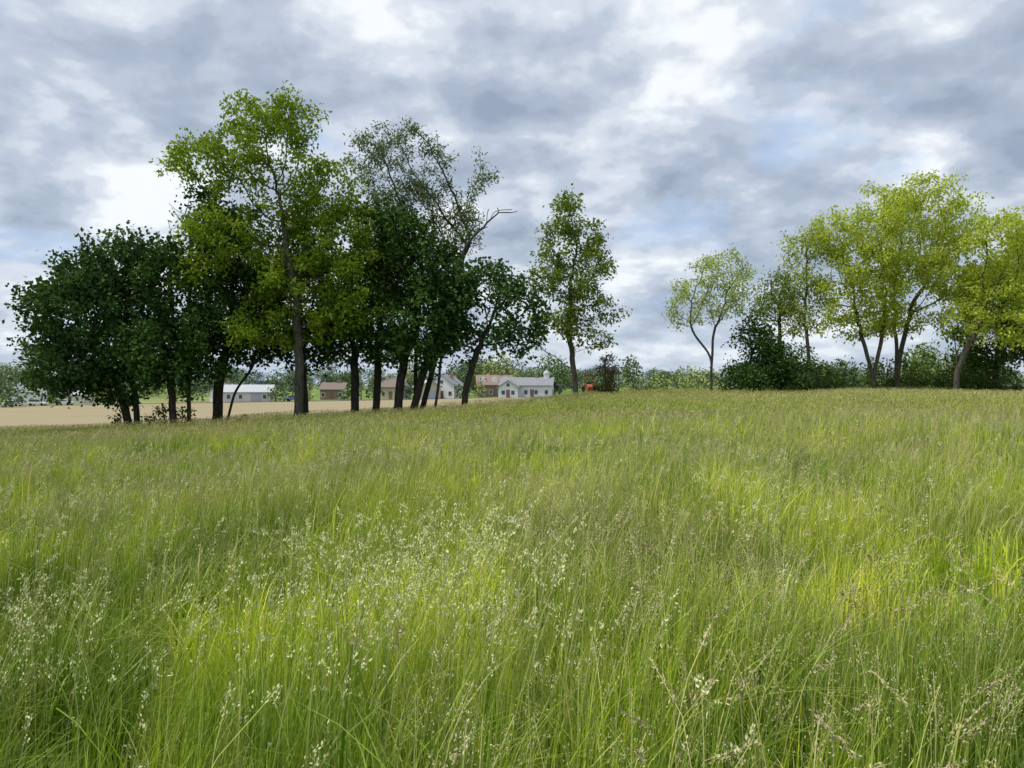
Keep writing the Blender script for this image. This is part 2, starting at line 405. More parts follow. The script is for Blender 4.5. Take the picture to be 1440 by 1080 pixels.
# --- distant foliage masses
def tree_mass(name, crowns, mats, size, dens):
    Vs, Qs, As, Ms = [], [], [], []; o = 0
    for (x, y, w, h, mi, kind) in crowns:
        g = hz(x, y)
        if kind == 'con':
            n = int(dens * w * h * 1.2); t = rng.random(n) ** .6
            z = g + h * (1 - t * .95); th = rng.uniform(0, 6.28, n); rr = w * .5 * t * rng.uniform(.4, 1.1, n) * (0.8 + .3 * np.sin(z * 3))
            C = np.stack([x + rr * np.cos(th), y + rr * np.sin(th), z], 1)
        else:
            C = []
            for k in range(8):
                nn_ = int(dens * w * h / 6)
                q = unit(rng.normal(size=(nn_, 3))) * rng.uniform(.75, 1.08, (nn_, 1))
                cx, cy, cz = rng.uniform(-.32, .32) * w, rng.uniform(-.3, .3) * w, h * rng.uniform(.22, .78)
                C.append(q * np.array([w * .26, w * .26, h * .24]) + np.array([x + cx, y + cy, g + cz]))
            C = np.concatenate(C)
            C = C[C[:, 2] > g]
        V, Q, a = leaf_quads(C, 3, size * .6, size, .75)
        Vs.append(V); Qs.append(Q + o); As.append(a); Ms.append(np.full(len(Q), mi)); o += len(V)
    return mk_mesh(name, np.concatenate(Vs), np.concatenate(Qs), mats, np.concatenate(Ms), {'rnd': np.concatenate(As)})
F1 = leaf_mat('far_leaves_green', (.09, .13, .075), (.20, .28, .115), 0)  # far leaf colours pulled slightly grey-green: mild aerial haze painted into the tint
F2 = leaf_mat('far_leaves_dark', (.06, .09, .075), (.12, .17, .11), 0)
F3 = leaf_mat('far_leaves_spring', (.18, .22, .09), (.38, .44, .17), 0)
cr = []
for i in range(80):
    y = rng.uniform(300, 400); x = rng.uniform(-.82, .85) * y
    cr.append((x, y, rng.uniform(9, 20), rng.uniform(8, 16) * (1.1 if x < 0 else .95), int(rng.choice([0, 0, 1, 2])), 'dec'))
for i in range(50):
    y = rng.uniform(600, 800); x = rng.uniform(-.85, .85) * y
    cr.append((x, y, rng.uniform(25, 50), rng.uniform(16, 24), 1, 'dec'))
for x in np.arange(88, 112, 3.4): cr.append((x, 215 + rng.uniform(-3, 3), 4.5, rng.uniform(7, 10.5), 1, 'con'))
for x, y, w, h, m in [(57, 230, 14, 9.5, 2), (44, 226, 9, 6.5, 2), (35, 225, 9, 11.5, 0), (72, 235, 9, 6.5, 0), (24, 220, 7, 7, 0), (15, 245, 14, 14, 0), (-5, 250, 14, 14, 2), (-14, 252, 12, 13, 0),
                      (120, 225, 14, 11, 0), (136, 222, 12, 14, 2), (80, 228, 8, 10, 1), (148, 230, 14, 12, 0),
                      (-118, 175, 9, 8, 0), (-104, 190, 8, 7.5, 2), (-140, 230, 9, 14, 0), (-150, 225, 9, 13, 0), (-92, 215, 10, 8, 0), (-68, 218, 6, 9, 0), (-60, 215, 6, 9, 1), (-36, 210, 6, 8, 0), (-29, 214, 6, 8, 0),
                      (-48, 225, 8, 9, 0), (-42, 197, 5, 5, 0), (-12.5, 200, 4, 5, 0), (-26.5, 197, 3.5, 4, 1), (12.5, 205, 4, 4.5, 1), (-61, 198, 5, 4, 0), (-53.5, 198, 5, 4.5, 2), (-36, 198, 4, 4, 0), (-9, 208, 4, 5, 2)]:
    cr.append((x, y, w, h, m, 'dec'))
tree_mass('distant_treeline', cr, [F1, F2, F3], .75, 2.2)
hd = []
x = 33.0
while x < 88:
    y = 92 + rng.uniform(-8, 12); big = rng.random() < .35
    hd.append((x, y, rng.uniform(4, 6) if big else rng.uniform(2.6, 4.2), rng.uniform(5, 7.5) if big else rng.uniform(1.6, 3.6), int(rng.choice([0, 0, 1, 2])), 'dec'))
    x += rng.uniform(2.2, 5.0)
tree_mass('hedgerow', hd, [leaf_mat('hedge_a', (.07, .11, .04), (.21, .29, .08), 0), leaf_mat('hedge_b', (.045, .08, .035), (.13, .19, .06), 0), leaf_mat('hedge_c', (.15, .20, .06), (.36, .42, .12), 0)], .30, 11)

# ------------------------------------------------------------------ buildings
def box(V, Q, x0, x1, y0, y1, z0, z1):
    o = len(V)
    V += [(x0, y0, z0), (x1, y0, z0), (x1, y1, z0), (x0, y1, z0), (x0, y0, z1), (x1, y0, z1), (x1, y1, z1), (x0, y1, z1)]
    Q += [[o + i for i in f] for f in [(0, 3, 2, 1), (4, 5, 6, 7), (0, 1, 5, 4), (1, 2, 6, 5), (2, 3, 7, 6), (3, 0, 4, 7)]]
def pobj(name, V, F, mat, parent):
    me = bpy.data.meshes.new(name); me.from_pydata([tuple(v) for v in V], [], F); me.materials.append(mat); me.update()
    ob = bpy.data.objects.new(name, me); scene.collection.objects.link(ob); ob.parent = parent
    return ob
WHITE = plain('white_siding', (.76, .76, .75), .6, .07, .6); CREAM = plain('cream_siding', (.66, .63, .55), .7, .08, .6)
BEIGE = plain('beige_siding', (.53, .46, .35), .7, .08, .6); BRICK = plain('red_brick', (.27, .18, .15), .85, .2, 2)
RGREY = plain('grey_shingle', (.24, .25, .27), .9, .2, 2); RLITE = plain('light_metal_roof', (.44, .46, .48), .5, .1, 1)
RBRN = plain('brown_shingle', (.20, .16, .14), .9, .2, 2); RRED = plain('red_roof', (.25, .18, .155), .9, .2, 2)
GLASS = plain('window_glass', (.06, .07, .09), .15, .1, 1, spec=.6); TRIM = plain('white_trim', (.72, .72, .72), .5, .03)
DOOR = plain('door_paint', (.22, .13, .10), .5, .1)
def house(name, x, y, w, d, hw, hr, wall, roof, rot=0, axis='x', nwin=3, storeys=1, chimney=True, door=.5, dormers=0, cupola=False, garage=False):
    e = bpy.data.objects.new(name, None); scene.collection.objects.link(e)
    e.location = (x, y, hz(x, y) - .1); e.rotation_euler = (0, 0, R(rot))
    W, D = w / 2, d / 2
    if axis == 'x':
        V = [(-W, -D, 0), (W, -D, 0), (W, D, 0), (-W, D, 0), (-W, -D, hw), (W, -D, hw), (W, D, hw), (-W, D, hw), (-W, 0, hw + hr), (W, 0, hw + hr)]
        F = [(0, 1, 5, 4), (1, 2, 6, 9, 5), (2, 3, 7, 6), (3, 0, 4, 8, 7)]
    else:
        V = [(-W, -D, 0), (W, -D, 0), (W, D, 0), (-W, D, 0), (-W, -D, hw), (W, -D, hw), (W, D, hw), (-W, D, hw), (0, -D, hw + hr), (0, D, hw + hr)]
        F = [(0, 1, 5, 8, 4), (1, 2, 6, 5), (2, 3, 7, 9, 6), (3, 0, 4, 7)]
    pobj('walls', V, F, wall, e)
    o = .45; t = .22; F = []
    if axis == 'x': half, run = D, W
    else: half, run = W, D
    sl = hr / half; RV = []
    for s in (-1, 1):
        a = [(s * (half + o), hw - o * sl + .02), (0, hw + hr + .02), (0, hw + hr + .02 + t), (s * (half + o), hw - o * sl + t)]
        b = len(RV)
        for r_ in (-run - o, run + o):
            for (p, z) in a: RV.append((r_, p, z) if axis == 'x' else (p, r_, z))
        F += [tuple(b + i for i in f) for f in [(0, 1, 2, 3), (7, 6, 5, 4), (0, 4, 5, 1), (2, 6, 7, 3), (3, 7, 4, 0)]]
    pobj('roof', RV, F, roof, e)
    V = []; F = []; TV = []; TF = []
    for s in range(storeys):
        zc = 1.5 + s * 2.7
        for i in range(nwin):
            cx = -W + w * (i + .5) / nwin
            if s == 0 and abs(cx - (-W + w * door)) < .9: continue
            box(TV, TF, cx - .55, cx + .55, -D - .05, -D + .02, zc - .65, zc + .65)
            box(V, F, cx - .42, cx + .42, -D - .07, -D - .045, zc - .52, zc + .52)
        for sx in (-1, 1):
            for yy in (-D * .45, D * .45):
                a, b = (sx * W - .02, sx * W + .05) if sx > 0 else (sx * W - .05, sx * W + .02)
                box(TV, TF, a, b, yy - .5, yy + .5, zc - .6, zc + .6)
                a, b = (sx * W + .045, sx * W + .07) if sx > 0 else (sx * W - .07, sx * W - .045)
                box(V, F, a, b, yy - .4, yy + .4, zc - .5, zc + .5)
    if axis == 'y' and hr > 1.5:
        zc = hw + hr * .35
        box(TV, TF, -.5, .5, -D - .05, -D + .02, zc - .5, zc + .5); box(V, F, -.38, .38, -D - .07, -D - .045, zc - .4, zc + .4)
    pobj('window_frames', TV, TF, TRIM, e); pobj('windows', V, F, GLASS, e)
    V = []; F = []; cx = -W + w * door
    if garage: box(V, F, cx - 1.4, cx + 1.4, -D - .04, -D + .02, .1, 2.4)
    else: box(V, F, cx - .5, cx + .5, -D - .04, -D + .02, .1, 2.2)
    pobj('door', V, F, DOOR if not garage else RLITE, e)
    if chimney:
        V = []; F = []; box(V, F, -.4 + W * .35, .4 + W * .35, -.35, .35, hw + hr * .4, hw + hr + 1.0); pobj('chimney', V, F, BRICK, e)
    for k in range(dormers):
        F = []; cx = -W + w * (k + .5) / dormers; zb = hw + hr * .15
        V = [(cx - .8, -D * .8, zb), (cx + .8, -D * .8, zb), (cx + .8, -D * .8, zb + 1.2), (cx, -D * .8, zb + 1.9), (cx - .8, -D * .8, zb + 1.2),
             (cx - .8, 0, zb), (cx + .8, 0, zb), (cx + .8, 0, zb + 1.2), (cx, 0, zb + 1.9), (cx - .8, 0, zb + 1.2)]
        pobj('dormer', V, [(0, 1, 2, 3, 4), (1, 6, 7, 2), (0, 4, 9, 5), (2, 7, 8, 3), (4, 3, 8, 9)], WHITE, e)
    if cupola:
        V = []; F = []; zt = hw + hr; cx = W * .75
        box(V, F, cx - .7, cx + .7, -.7, .7, zt - .3, zt + 1.0)
        pobj('cupola', V, F, WHITE, e)
        V = []; F = []; N = 10
        for j, (rr, zz) in enumerate([(.95, 0), (.9, .35), (.6, .8), (.15, 1.1), (.05, 1.6)]):
            for i in range(N): V.append((cx + rr * math.cos(6.283 * i / N), rr * math.sin(6.283 * i / N), zt + 1.0 + zz))
            if j:
                for i in range(N): F.append(((j - 1) * N + i, (j - 1) * N + (i + 1) % N, j * N + (i + 1) % N, j * N + i))
        pobj('cupola_dome', V, F, RLITE, e)
    return e
house('white_house', 4.2, 203, 13.5, 8, 3.3, 1.9, WHITE, RGREY, rot=-8, nwin=5, door=.62, cupola=True)
house('white_house', -.6, 199, 5, 6, 2.9, 1.6, WHITE, RGREY, rot=-8, axis='y', nwin=2, chimney=False)
house('brick_house', -5.2, 222, 10, 9, 3.6, 2.6, BRICK, RRED, rot=5, nwin=4, dormers=3)
house('grey_roofed_house', -17.5, 205, 7, 9, 3.6, 2.6, WHITE, RGREY, rot=-14, nwin=3, axis='y')
house('barn', -22.3, 199, 5.5, 7, 3.4, 1.5, BEIGE, RLITE, rot=20, axis='y', nwin=1, chimney=False, garage=True)
house('beige_house', -32, 208, 6, 8, 3.4, 2.0, BEIGE, RBRN, rot=-10, nwin=3)
house('brick_house', -50.5, 216, 6.5, 7, 3.0, 1.7, BRICK, RBRN, rot=0, nwin=4, storeys=1)
house('white_garage', -69.5, 201, 12, 8, 2.7, 1.7, CREAM, RLITE, rot=8, nwin=4, chimney=False, door=.7, garage=True)
house('white_house', -80, 212, 6, 6, 2.9, 2.0, WHITE, RGREY, axis='y', rot=-12, nwin=2)
house('grey_roofed_house', -137, 214, 8, 8, 3.8, 2.4, WHITE, RGREY, rot=14, nwin=3, storeys=1)
house('white_house', -127, 222, 7, 7, 2.8, 1.7, CREAM, RLITE, rot=-6, nwin=3)
house('green_roofed_shed', 66, 215, 7, 6, 3, 1.8, WHITE, plain('green_roof', (.12, .25, .2), .7), rot=0, nwin=2)

# ------------------------------------------------------------------ vehicles
RUB = plain('tyre_rubber', (.02, .02, .02), .9)
def wheel(V, F, x, y, z, r, w):
    N = 14; o = len(V)
    for s in (-w / 2, w / 2):
        for rr in (r, r * .55):
            for i in range(N): V.append((x + rr * math.cos(6.283 * i / N), y + s * (1 if rr == r else .8), z + rr * math.sin(6.283 * i / N)))
    for i in range(N):
        j = (i + 1) % N
        F.append((o + i, o + j, o + 2 * N + j, o + 2 * N + i)); F.append((o + i, o + N + i, o + N + j, o + j)); F.append((o + 2 * N + i, o + 2 * N + j, o + 3 * N + j, o + 3 * N + i))
    F.append(tuple(o + N + i for i in range(N))); F.append(tuple(o + 3 * N + i for i in range(N))[::-1])
def extr(profile, hw_):
    n = len(profile); V = [(x, -hw_, z) for x, z in profile] + [(x, hw_, z) for x, z in profile]
    F = [tuple(range(n)), tuple(range(2 * n - 1, n - 1, -1))] + [(i, i + n, (i + 1) % n + n, (i + 1) % n) for i in range(n)]
    return V, F
def car(x, y, col, rot, suv=False):
    e = bpy.data.objects.new('parked_car', None); scene.collection.objects.link(e); e.location = (x, y, hz(x, y) + .06); e.rotation_euler = (0, 0, R(rot))
    pm = plain('car_paint', col, .3, .03, spec=.5)
    V, F = extr([(-2.15, .35), (2.15, .35), (2.2, .62), (2.1, .85), (1.1, .98), (-1.75, 1.0), (-2.15, .9), (-2.2, .6)], .88)
    b = pobj('body', V, F, pm, e); m = b.modifiers.new('b', 'BEVEL'); m.width = .07; m.segments = 2
    h = 1.7 if suv else 1.45; bk = -1.9 if suv else -1.6
    V, F = extr([(bk, .99), (1.0, .97), (.35, h - .06), (-1.2 if not suv else -1.7, h - .06)], .74); pobj('windows', V, F, GLASS, e)
    V, F = extr([(.33, h - .08), (.2, h), (-1.1 if not suv else -1.65, h), (-1.25 if not suv else -1.72, h - .08)], .76); pobj('roof', V, F, pm, e)
    V = []; F = []
    for wx in (-1.35, 1.35):
        for wy in (-.82, .82): wheel(V, F, wx, wy, .33, .33, .22)
    pobj('wheels', V, F, RUB, e)
for x, y, c, r_, s in [(-120, 192, (.7, .7, .7), 5, True), (-126, 191.5, (.75, .75, .75), 0, False), (-131, 190.5, (.05, .06, .08), 10, False), (-113, 191.5, (.6, .62, .64), 0, False), (-56, 195, (.1, .15, .3), 5, False)]:
    car(x, y, c, r_, s)
def tractor(x, y, rot):
    e = bpy.data.objects.new('tractor', None); scene.collection.objects.link(e); e.location = (x, y, hz(x, y) + .05); e.rotation_euler = (0, 0, R(rot))
    e.scale = (.7, .58, .78)
    red = plain('orange_red_paint', (.34, .10, .06), .7, .2, spec=.2)
    V, F = extr([(-.6, .7), (1.7, .6), (1.75, 1.25), (1.5, 1.4), (.3, 1.5), (.1, 1.0), (-.6, 1.0)], .36); b = pobj('hood_and_chassis', V, F, red, e)
    m = b.modifiers.new('b', 'BEVEL'); m.width = .05
    V = []; F = []; box(V, F, -1.1, .1, -.95, -.5, 1.2, 1.35); box(V, F, -1.1, .1, .5, .95, 1.2, 1.35); pobj('fenders', V, F, red, e)
    V = []; F = []; box(V, F, -.7, -.15, -.28, .28, 1.0, 1.15); box(V, F, -.8, -.68, -.28, .28, 1.153, 1.6); pobj('seat', V, F, RUB, e)
    V = []; F = []; box(V, F, -.95, -.87, -.6, -.52, 1.2, 2.3); box(V, F, -.95, -.87, .52, .6, 1.2, 2.3); box(V, F, -.95, -.87, -.6, .6, 2.302, 2.38); box(V, F, -1.2, .5, -.7, .7, 2.39, 2.47); pobj('roll_bar_and_canopy', V, F, red, e)
    V = []; F = []; wheel(V, F, -.5, -.75, .7, .7, .36); wheel(V, F, -.5, .75, .7, .7, .36); wheel(V, F, 1.3, -.6, .4, .4, .24); wheel(V, F, 1.3, .6, .4, .4, .24); pobj('wheels', V, F, RUB, e)
tractor(6.1, 60, -92)
V = []; F = []
g = [hz(x, 75) for x in range(44, 70, 2)]
for i, x in enumerate(range(44, 70, 2)):
    box(V, F, x - .06, x + .06, 74.94, 75.06, g[i] - .2, g[i] + 1.35)
for zz in (.5, .85, 1.2):
    for i in range(12):
        o = len(V); x0, x1 = 44 + 2 * i, 46 + 2 * i
        V += [(x0, 74.9, g[i] + zz - .07), (x1, 74.9, g[i + 1] + zz - .07), (x1, 74.937, g[i + 1] + zz - .07), (x0, 74.937, g[i] + zz - .07),
              (x0, 74.9, g[i] + zz + .07), (x1, 74.9, g[i + 1] + zz + .07), (x1, 74.937, g[i + 1] + zz + .07), (x0, 74.937, g[i] + zz + .07)]
        F += [[o + k for k in f] for f in [(0, 3, 2, 1), (4, 5, 6, 7), (0, 1, 5, 4), (1, 2, 6, 5), (2, 3, 7, 6), (3, 0, 4, 7)]]
pobj('wooden_fence', V, F, plain('weathered_wood', (.3, .28, .25), .9, .2, 4), None)
def pole(x, y):
    g = hz(x, y); N = 8; V = []; F = []
    for zz, rr in ((-.3, .17), (9, .11)):
        for i in range(N): V.append((x + rr * math.cos(6.283 * i / N), y + rr * math.sin(6.283 * i / N), g + zz))
    for i in range(N): F.append((i, (i + 1) % N, N + (i + 1) % N, N + i))
    F.append(tuple(range(N, 2 * N)))
    box(V, F, x - 1.1, x + 1.1, y - .2, y - .112, g + 8.2, g + 8.34)
    for k in (-.95, -.35, .35, .95): box(V, F, x + k - .04, x + k + .04, y - .19, y - .12, g + 8.343, g + 8.5)
    pobj('utility_pole', V, F, plain('pole_wood', (.14, .11, .09), .9), None)
pole(-133, 201); pole(-90, 201); pole(-40, 201)

# ------------------------------------------------------------------ meadow grass
BL = [(0, (.085, .185, .018)), (.3, (.205, .345, .024)), (.65, (.41, .53, .038)), (.93, (.60, .66, .09)), (1, (.62, .53, .28))]
def grass_near():
    m, nt, b, out = newmat('grass_blades_near')
    col = nt.ramp(nt.attr('rnd'), BL)
    tone = nt.attr('tone')
    col = nt.mix(1.0, col, nt.ramp(tone, [(0, (.50, .60, .50)), (.5, (1.0, 1.0, .9)), (1, (1.36, 1.24, .85))]), 'MULTIPLY')
    col = nt.mix(nt.attr('olive'), col, (.40, .39, .12, 1))
    t = nt.attr('t')
    col = nt.mix(nt.math('MULTIPLY', nt.math('MULTIPLY', t, t), .32), col, (.54, .51, .17, 1))
    diff_trans(nt, b, out, col, .25, (1.15, 1.2, .5, 1))
    gl = nt.new('ShaderNodeBsdfGlossy'); gl.inputs['Roughness'].default_value = .42; gl.inputs[0].default_value = (.8, .85, .7, 1)
    mx = nt.new('ShaderNodeMixShader'); mx.inputs[0].default_value = .025
    nt.link(out.inputs[0].links[0].from_socket, mx.inputs[1]); nt.link(gl.outputs[0], mx.inputs[2]); nt.link(mx.outputs[0], out.inputs[0])
    return m
def grass_far():
    m, nt, b, out = newmat('grass_blades_far')
    pos = nt.new('ShaderNodeNewGeometry').outputs['Position']
    n1 = nt.noise(pos, .30, 1, .6); n2 = nt.noise(pos, .10, 1, .5)
    col = nt.ramp(nt.attr('rnd'), BL)
    col = nt.mix(1.0, col, nt.ramp(n1, [(.34, (.62, .70, .58)), (.5, (.97, .98, .9)), (.66, (1.25, 1.16, .85))]), 'MULTIPLY')
    f2 = nt.ramp(n2, [(.4, (0, 0, 0)), (.6, (1, 1, 1))])
    col = nt.mix(nt.math('MULTIPLY', f2, .42), col, (.41, .39, .13, 1))
    t = nt.attr('t')
    col = nt.mix(nt.math('MULTIPLY', nt.math('MULTIPLY', t, t), .38), col, (.49, .46, .17, 1))
    diff_trans(nt, b, out, col, 0)
    return m
GM = grass_near(); GF = grass_far()
def seed_mat(name, a, c):
    m, nt, b, out = newmat(name)
    diff_trans(nt, b, out, nt.mix(nt.attr('rnd'), c4(a), c4(c)), 0)
    return m
SP = seed_mat('seed_pale', (.46, .50, .20), (.80, .79, .48)); SB = seed_mat('seed_brown', (.32, .28, .15), (.60, .52, .31)); SS = seed_mat('stalk', (.30, .37, .10), (.50, .50, .19))
SG = seed_mat('seed_olive', (.30, .31, .10), (.50, .47, .19))

def pnoise(x, y, s, seed=0):
    return np.array([mnoise.noise(Vector((float(a) * s + seed, float(b) * s, seed * 1.7))) for a, b in zip(x, y)])

def blades(bx, by, H, wid, seg, lean=.35, base_z=None):
    n = len(bx)
    base = np.stack([bx, by, np.zeros(n) if base_z is None else base_z], 1)
    th = rng.uniform(0, 6.283, n)
    dr = np.stack([np.cos(th), np.sin(th), np.zeros(n)], 1)
    ln = np.minimum(np.abs(rng.normal(0, 1, n)), 2.2) * lean; curve = rng.uniform(1.6, 3.2, n)
    ph = th + np.pi / 2 + rng.normal(0, .8, n)
    sd = np.stack([np.cos(ph), np.sin(ph), np.zeros(n)], 1)
    W = wid * rng.uniform(.5, 1.5, n)
    VV = []; TT = []
    wind = np.array([.07, .02, 0])
    for k in range(seg + 1):
        t = k / seg
        c = base + dr * (ln * H * t ** curve)[:, None] + wind * (H * t ** 2)[:, None]
        c[:, 2] += H * (t - .38 * np.minimum(ln, 1.4) * t ** (curve + .3))
        w = W * (1 - t ** 2.2) + .0006
        VV.append(c - sd * w[:, None] / 2); VV.append(c + sd * w[:, None] / 2); TT += [t, t]
    V = np.stack(VV, 1).reshape(-1, 3); m = 2 * (seg + 1)
    b = np.arange(n)[:, None] * m; k = np.arange(seg)[None] * 2
    Q = np.stack([b + k, b + k + 1, b + k + 3, b + k + 2], -1).reshape(-1, 4)
    return V, Q, m, np.tile(np.array(TT), n)

def near_grass():
    bands = [(-1.5, 4, 1150, 3), (4, 8, 720, 3.5), (8, 14, 360, 4), (14, 23, 170, 5)]
    Vs, Qs, Rn, Ts, To, Ol = [], [], [], [], [], []; o = 0
    for bi, (y0, y1, dens, pad) in enumerate(bands):
        w1 = .72 * y1 + pad; m_ = 12
        nc = int(dens / m_ * (y1 - y0) * 2 * w1)
        cx = rng.uniform(-w1, w1, nc); cy = rng.uniform(y0, y1, nc)
        k = np.abs(cx) < .72 * np.maximum(cy, 0) + pad; cx, cy = cx[k], cy[k]; nc = len(cx)
        hN = 1 + .45 * pnoise(cx, cy, .5, 5) + .45 * pnoise(cx, cy, 1.6, 8)
        cH = rng.uniform(.32, .64, nc) * hN; cR = rng.random(nc)
        bright = pnoise(cx, cy, .9, 31)
        tone = np.clip(.5 + 1.6 * pnoise(cx, cy, .55, 41) + 1.1 * pnoise(cx, cy, 1.7, 47), 0, 1)
        ol = np.clip(.20 + 1.1 * pnoise(cx, cy, .22, 53), 0, .55)
        lush = (pnoise(cx, cy, 1.1, 77) > .22) & (rng.random(nc) < .5)
        bx = np.repeat(cx, m_) + rng.normal(0, .05, nc * m_); by = np.repeat(cy, m_) + rng.normal(0, .05, nc * m_)
        H = np.repeat(cH * np.where(lush, 1.05, 1), m_) * rng.uniform(.5, 1.15, nc * m_)
        wid = [.0048, .0060, .0085, .013][bi]; seg = [5, 4, 3, 3][bi]
        W = wid * np.repeat(1 + .8 * lush, m_)
        ln = np.repeat(np.where(lush, .7, rng.uniform(.2, .5, nc)), m_)
        V, Q, m, T = blades(bx, by, H, W, seg, ln, hgt(bx, by) - .02)
        r = np.clip(.45 * rng.random(nc * m_) + np.repeat(.30 * cR + .35 * np.clip(bright * 2.2, -.5, .8) + .10 + .12 * lush, m_), 0, 1)
        r = np.where(rng.random(len(r)) < .04, 1.0, np.minimum(r, .93))
        Vs.append(V); Qs.append(Q + o); Rn.append(np.repeat(r, m)); Ts.append(T); To.append(np.repeat(tone, m_ * m)); Ol.append(np.repeat(np.where(lush, 0, ol), m_ * m)); o += len(V)
    Q = np.concatenate(Qs)
    mk_mesh('meadow_grass', np.concatenate(Vs), Q, [GM], None, {'rnd': np.concatenate(Rn), 't': np.concatenate(Ts), 'tone': np.concatenate(To), 'olive': np.concatenate(Ol)}, smooth=True)
near_grass()

def stalk_batch(bx, by, bz, H, kind, scl):
    n = len(bx); seg = 4; th = rng.uniform(0, 6.28, n); ln = np.abs(rng.normal(0, .16, n)) + .04
    nod = np.where(kind == 2, .30, .07)
    pts = []
    for k in range(seg + 1):
        t = k / seg
        x = bx + np.cos(th) * ln * H * t ** 2 + .08 * H * t * t + np.cos(th) * nod * max(0, t - .7) * 1.2
        y = by + np.sin(th) * ln * H * t ** 2 + np.sin(th) * nod * max(0, t - .7) * 1.2
        z = bz + H * t - nod * 2.2 * max(0, t - .75) ** 1.5
        pts.append(np.stack([x, y, z], 1))
    ph = rng.uniform(0, 6.28, n); sd = np.stack([np.cos(ph), np.sin(ph), np.zeros(n)], 1) * .0013
    V1 = np.stack([p + s * sd * scl[:, None] for p in pts for s in (-1, 1)], 1).reshape(-1, 3); m = 2 * (seg + 1)
    b = np.arange(n)[:, None] * m; k = np.arange(seg)[None] * 2
    Q1 = np.stack([b + k, b + k + 1, b + k + 3, b + k + 2], -1).reshape(-1, 4)
    R1 = np.repeat(rng.random(n), m); M1 = np.zeros(len(Q1), int)
    top = pts[-1]; dn = unit(pts[-1] - pts[-2]); L0 = rng.uniform(.09, .17, n)
    mm = 50
    tt = rng.random((n, mm))
    isO = (kind == 0)[:, None]
    NC = 7
    cl = rng.integers(0, NC, (n, mm)); cc = rng.normal(size=(n, NC, 3)) * .013
    tO = (cl / (NC - 1)) ** 1.3 + rng.normal(0, .05, (n, mm))
    tt2 = np.where(isO, tO, tt)
    P = top[:, None] - dn[:, None] * (tt2 * L0[:, None])[..., None]
    offO = np.take_along_axis(cc, cl[..., None].repeat(3, 2), 1) * (.25 + cl[..., None] / 2.6) + rng.normal(size=(n, mm, 3)) * .0060
    sp_ = np.where(kind == 1, .024, .009)[:, None]
    offB = rng.normal(size=(n, mm, 3)) * (sp_ * (.25 + tt))[..., None] * np.array([1, 1, .5])
    P = (P + np.where(isO[..., None], offO, offB)).reshape(-1, 3)
    D = np.repeat(dn, mm, 0); N = n * mm
    d = unit(rng.normal(size=(N, 3)) * .45 + D); s = unit(np.cross(d, rng.normal(size=(N, 3))))
    Ls = np.repeat(np.choose(kind, [.0125, .0085, .015]) * scl, mm)[:, None] * rng.uniform(.7, 1.3, (N, 1)); W = Ls * .40
    V2 = np.stack([P, P + d * Ls * .5 + s * W * .5, P + d * Ls, P + d * Ls * .5 - s * W * .5], 1).reshape(-1, 3)
    Q2 = np.arange(N * 4).reshape(-1, 4) + len(V1)
    M2 = np.repeat(np.where(kind == 0, 1, 2), mm)
    hr = np.repeat(rng.random(n), mm)
    return np.concatenate([V1, V2]), np.concatenate([Q1, Q2]), np.concatenate([R1, np.repeat(.5 * hr + .5 * rng.random(N), 4)]), np.concatenate([M1, M2])
def seed_heads():
    X, Y, K, HH = [], [], [], []
    def sc(y0, y1, dens, kinds, hmin, hmax, pad, fil=None):
        w1 = .72 * y1 + pad; n = int(dens * (y1 - y0) * 2 * w1)
        x = rng.uniform(-w1, w1, n); y = rng.uniform(y0, y1, n)
        k = np.abs(x) < .72 * np.maximum(y, 0) + pad
        x, y = x[k], y[k]
        if fil is not None: k = fil(x, y); x, y = x[k], y[k]
        X.append(x); Y.append(y); K.append(rng.choice(kinds, len(x))); HH.append(rng.uniform(hmin, hmax, len(x)))
    blob = lambda cx, cy, a, b: (lambda x, y: (np.exp(-((x - cx) / a) ** 2 - ((y - cy) / b) ** 2) > rng.random(len(x))))
    sc(2.0, 6, 230, [0], .66, .92, 2, blob(-.5, 3.2, .55, .55))
    sc(2.0, 6, 100, [0, 0, 1], .64, .90, 2, blob(-2.15, 3.1, .6, .6))
    sc(2.0, 6, 60, [0, 1], .62, .82, 2, blob(.25, 2.8, .35, .4))
    sc(3, 10, 34, [0, 1], .64, .88, 2, blob(-3.6, 5.5, 1.3, 1.4))
    sc(3, 10, 26, [0, 1], .62, .86, 2, blob(2.2, 6.5, 1.0, 1.2))
    sc(3, 10, 14, [0, 1], .62, .86, 2, blob(-.3, 6.8, 1.6, 1.0))
    sc(1, 14, 4.0, [0, 2, 1], .6, .88, 3)
    sc(4, 18, 10, [0, 1, 1], .6, .85, 3, lambda x, y: (pnoise(x, y, .35, 9) > .10))
    sc(-1, 9, 70, [1], .5, .80, 3, lambda x, y: pnoise(x, y, .6, 21) > -.05)
    sc(-1, 6, 10, [2], .55, .85, 3, lambda x, y: x > .2)
    sc(9, 16, 32, [1], .52, .78, 3)
    sc(16, 24, 15, [1], .52, .76, 3)
    x = np.concatenate(X); y = np.concatenate(Y); k = np.concatenate(K); H = np.concatenate(HH) * (1 + .3 * pnoise(x, y, .5, 5))
    V, Q, r, m = stalk_batch(x, y, hgt(x, y), H, k, 1 + .8 * sm(6, 20, y))
    mk_mesh('seed_heads', V, Q, [SS, SP, SB], m, {'rnd': r})
seed_heads()

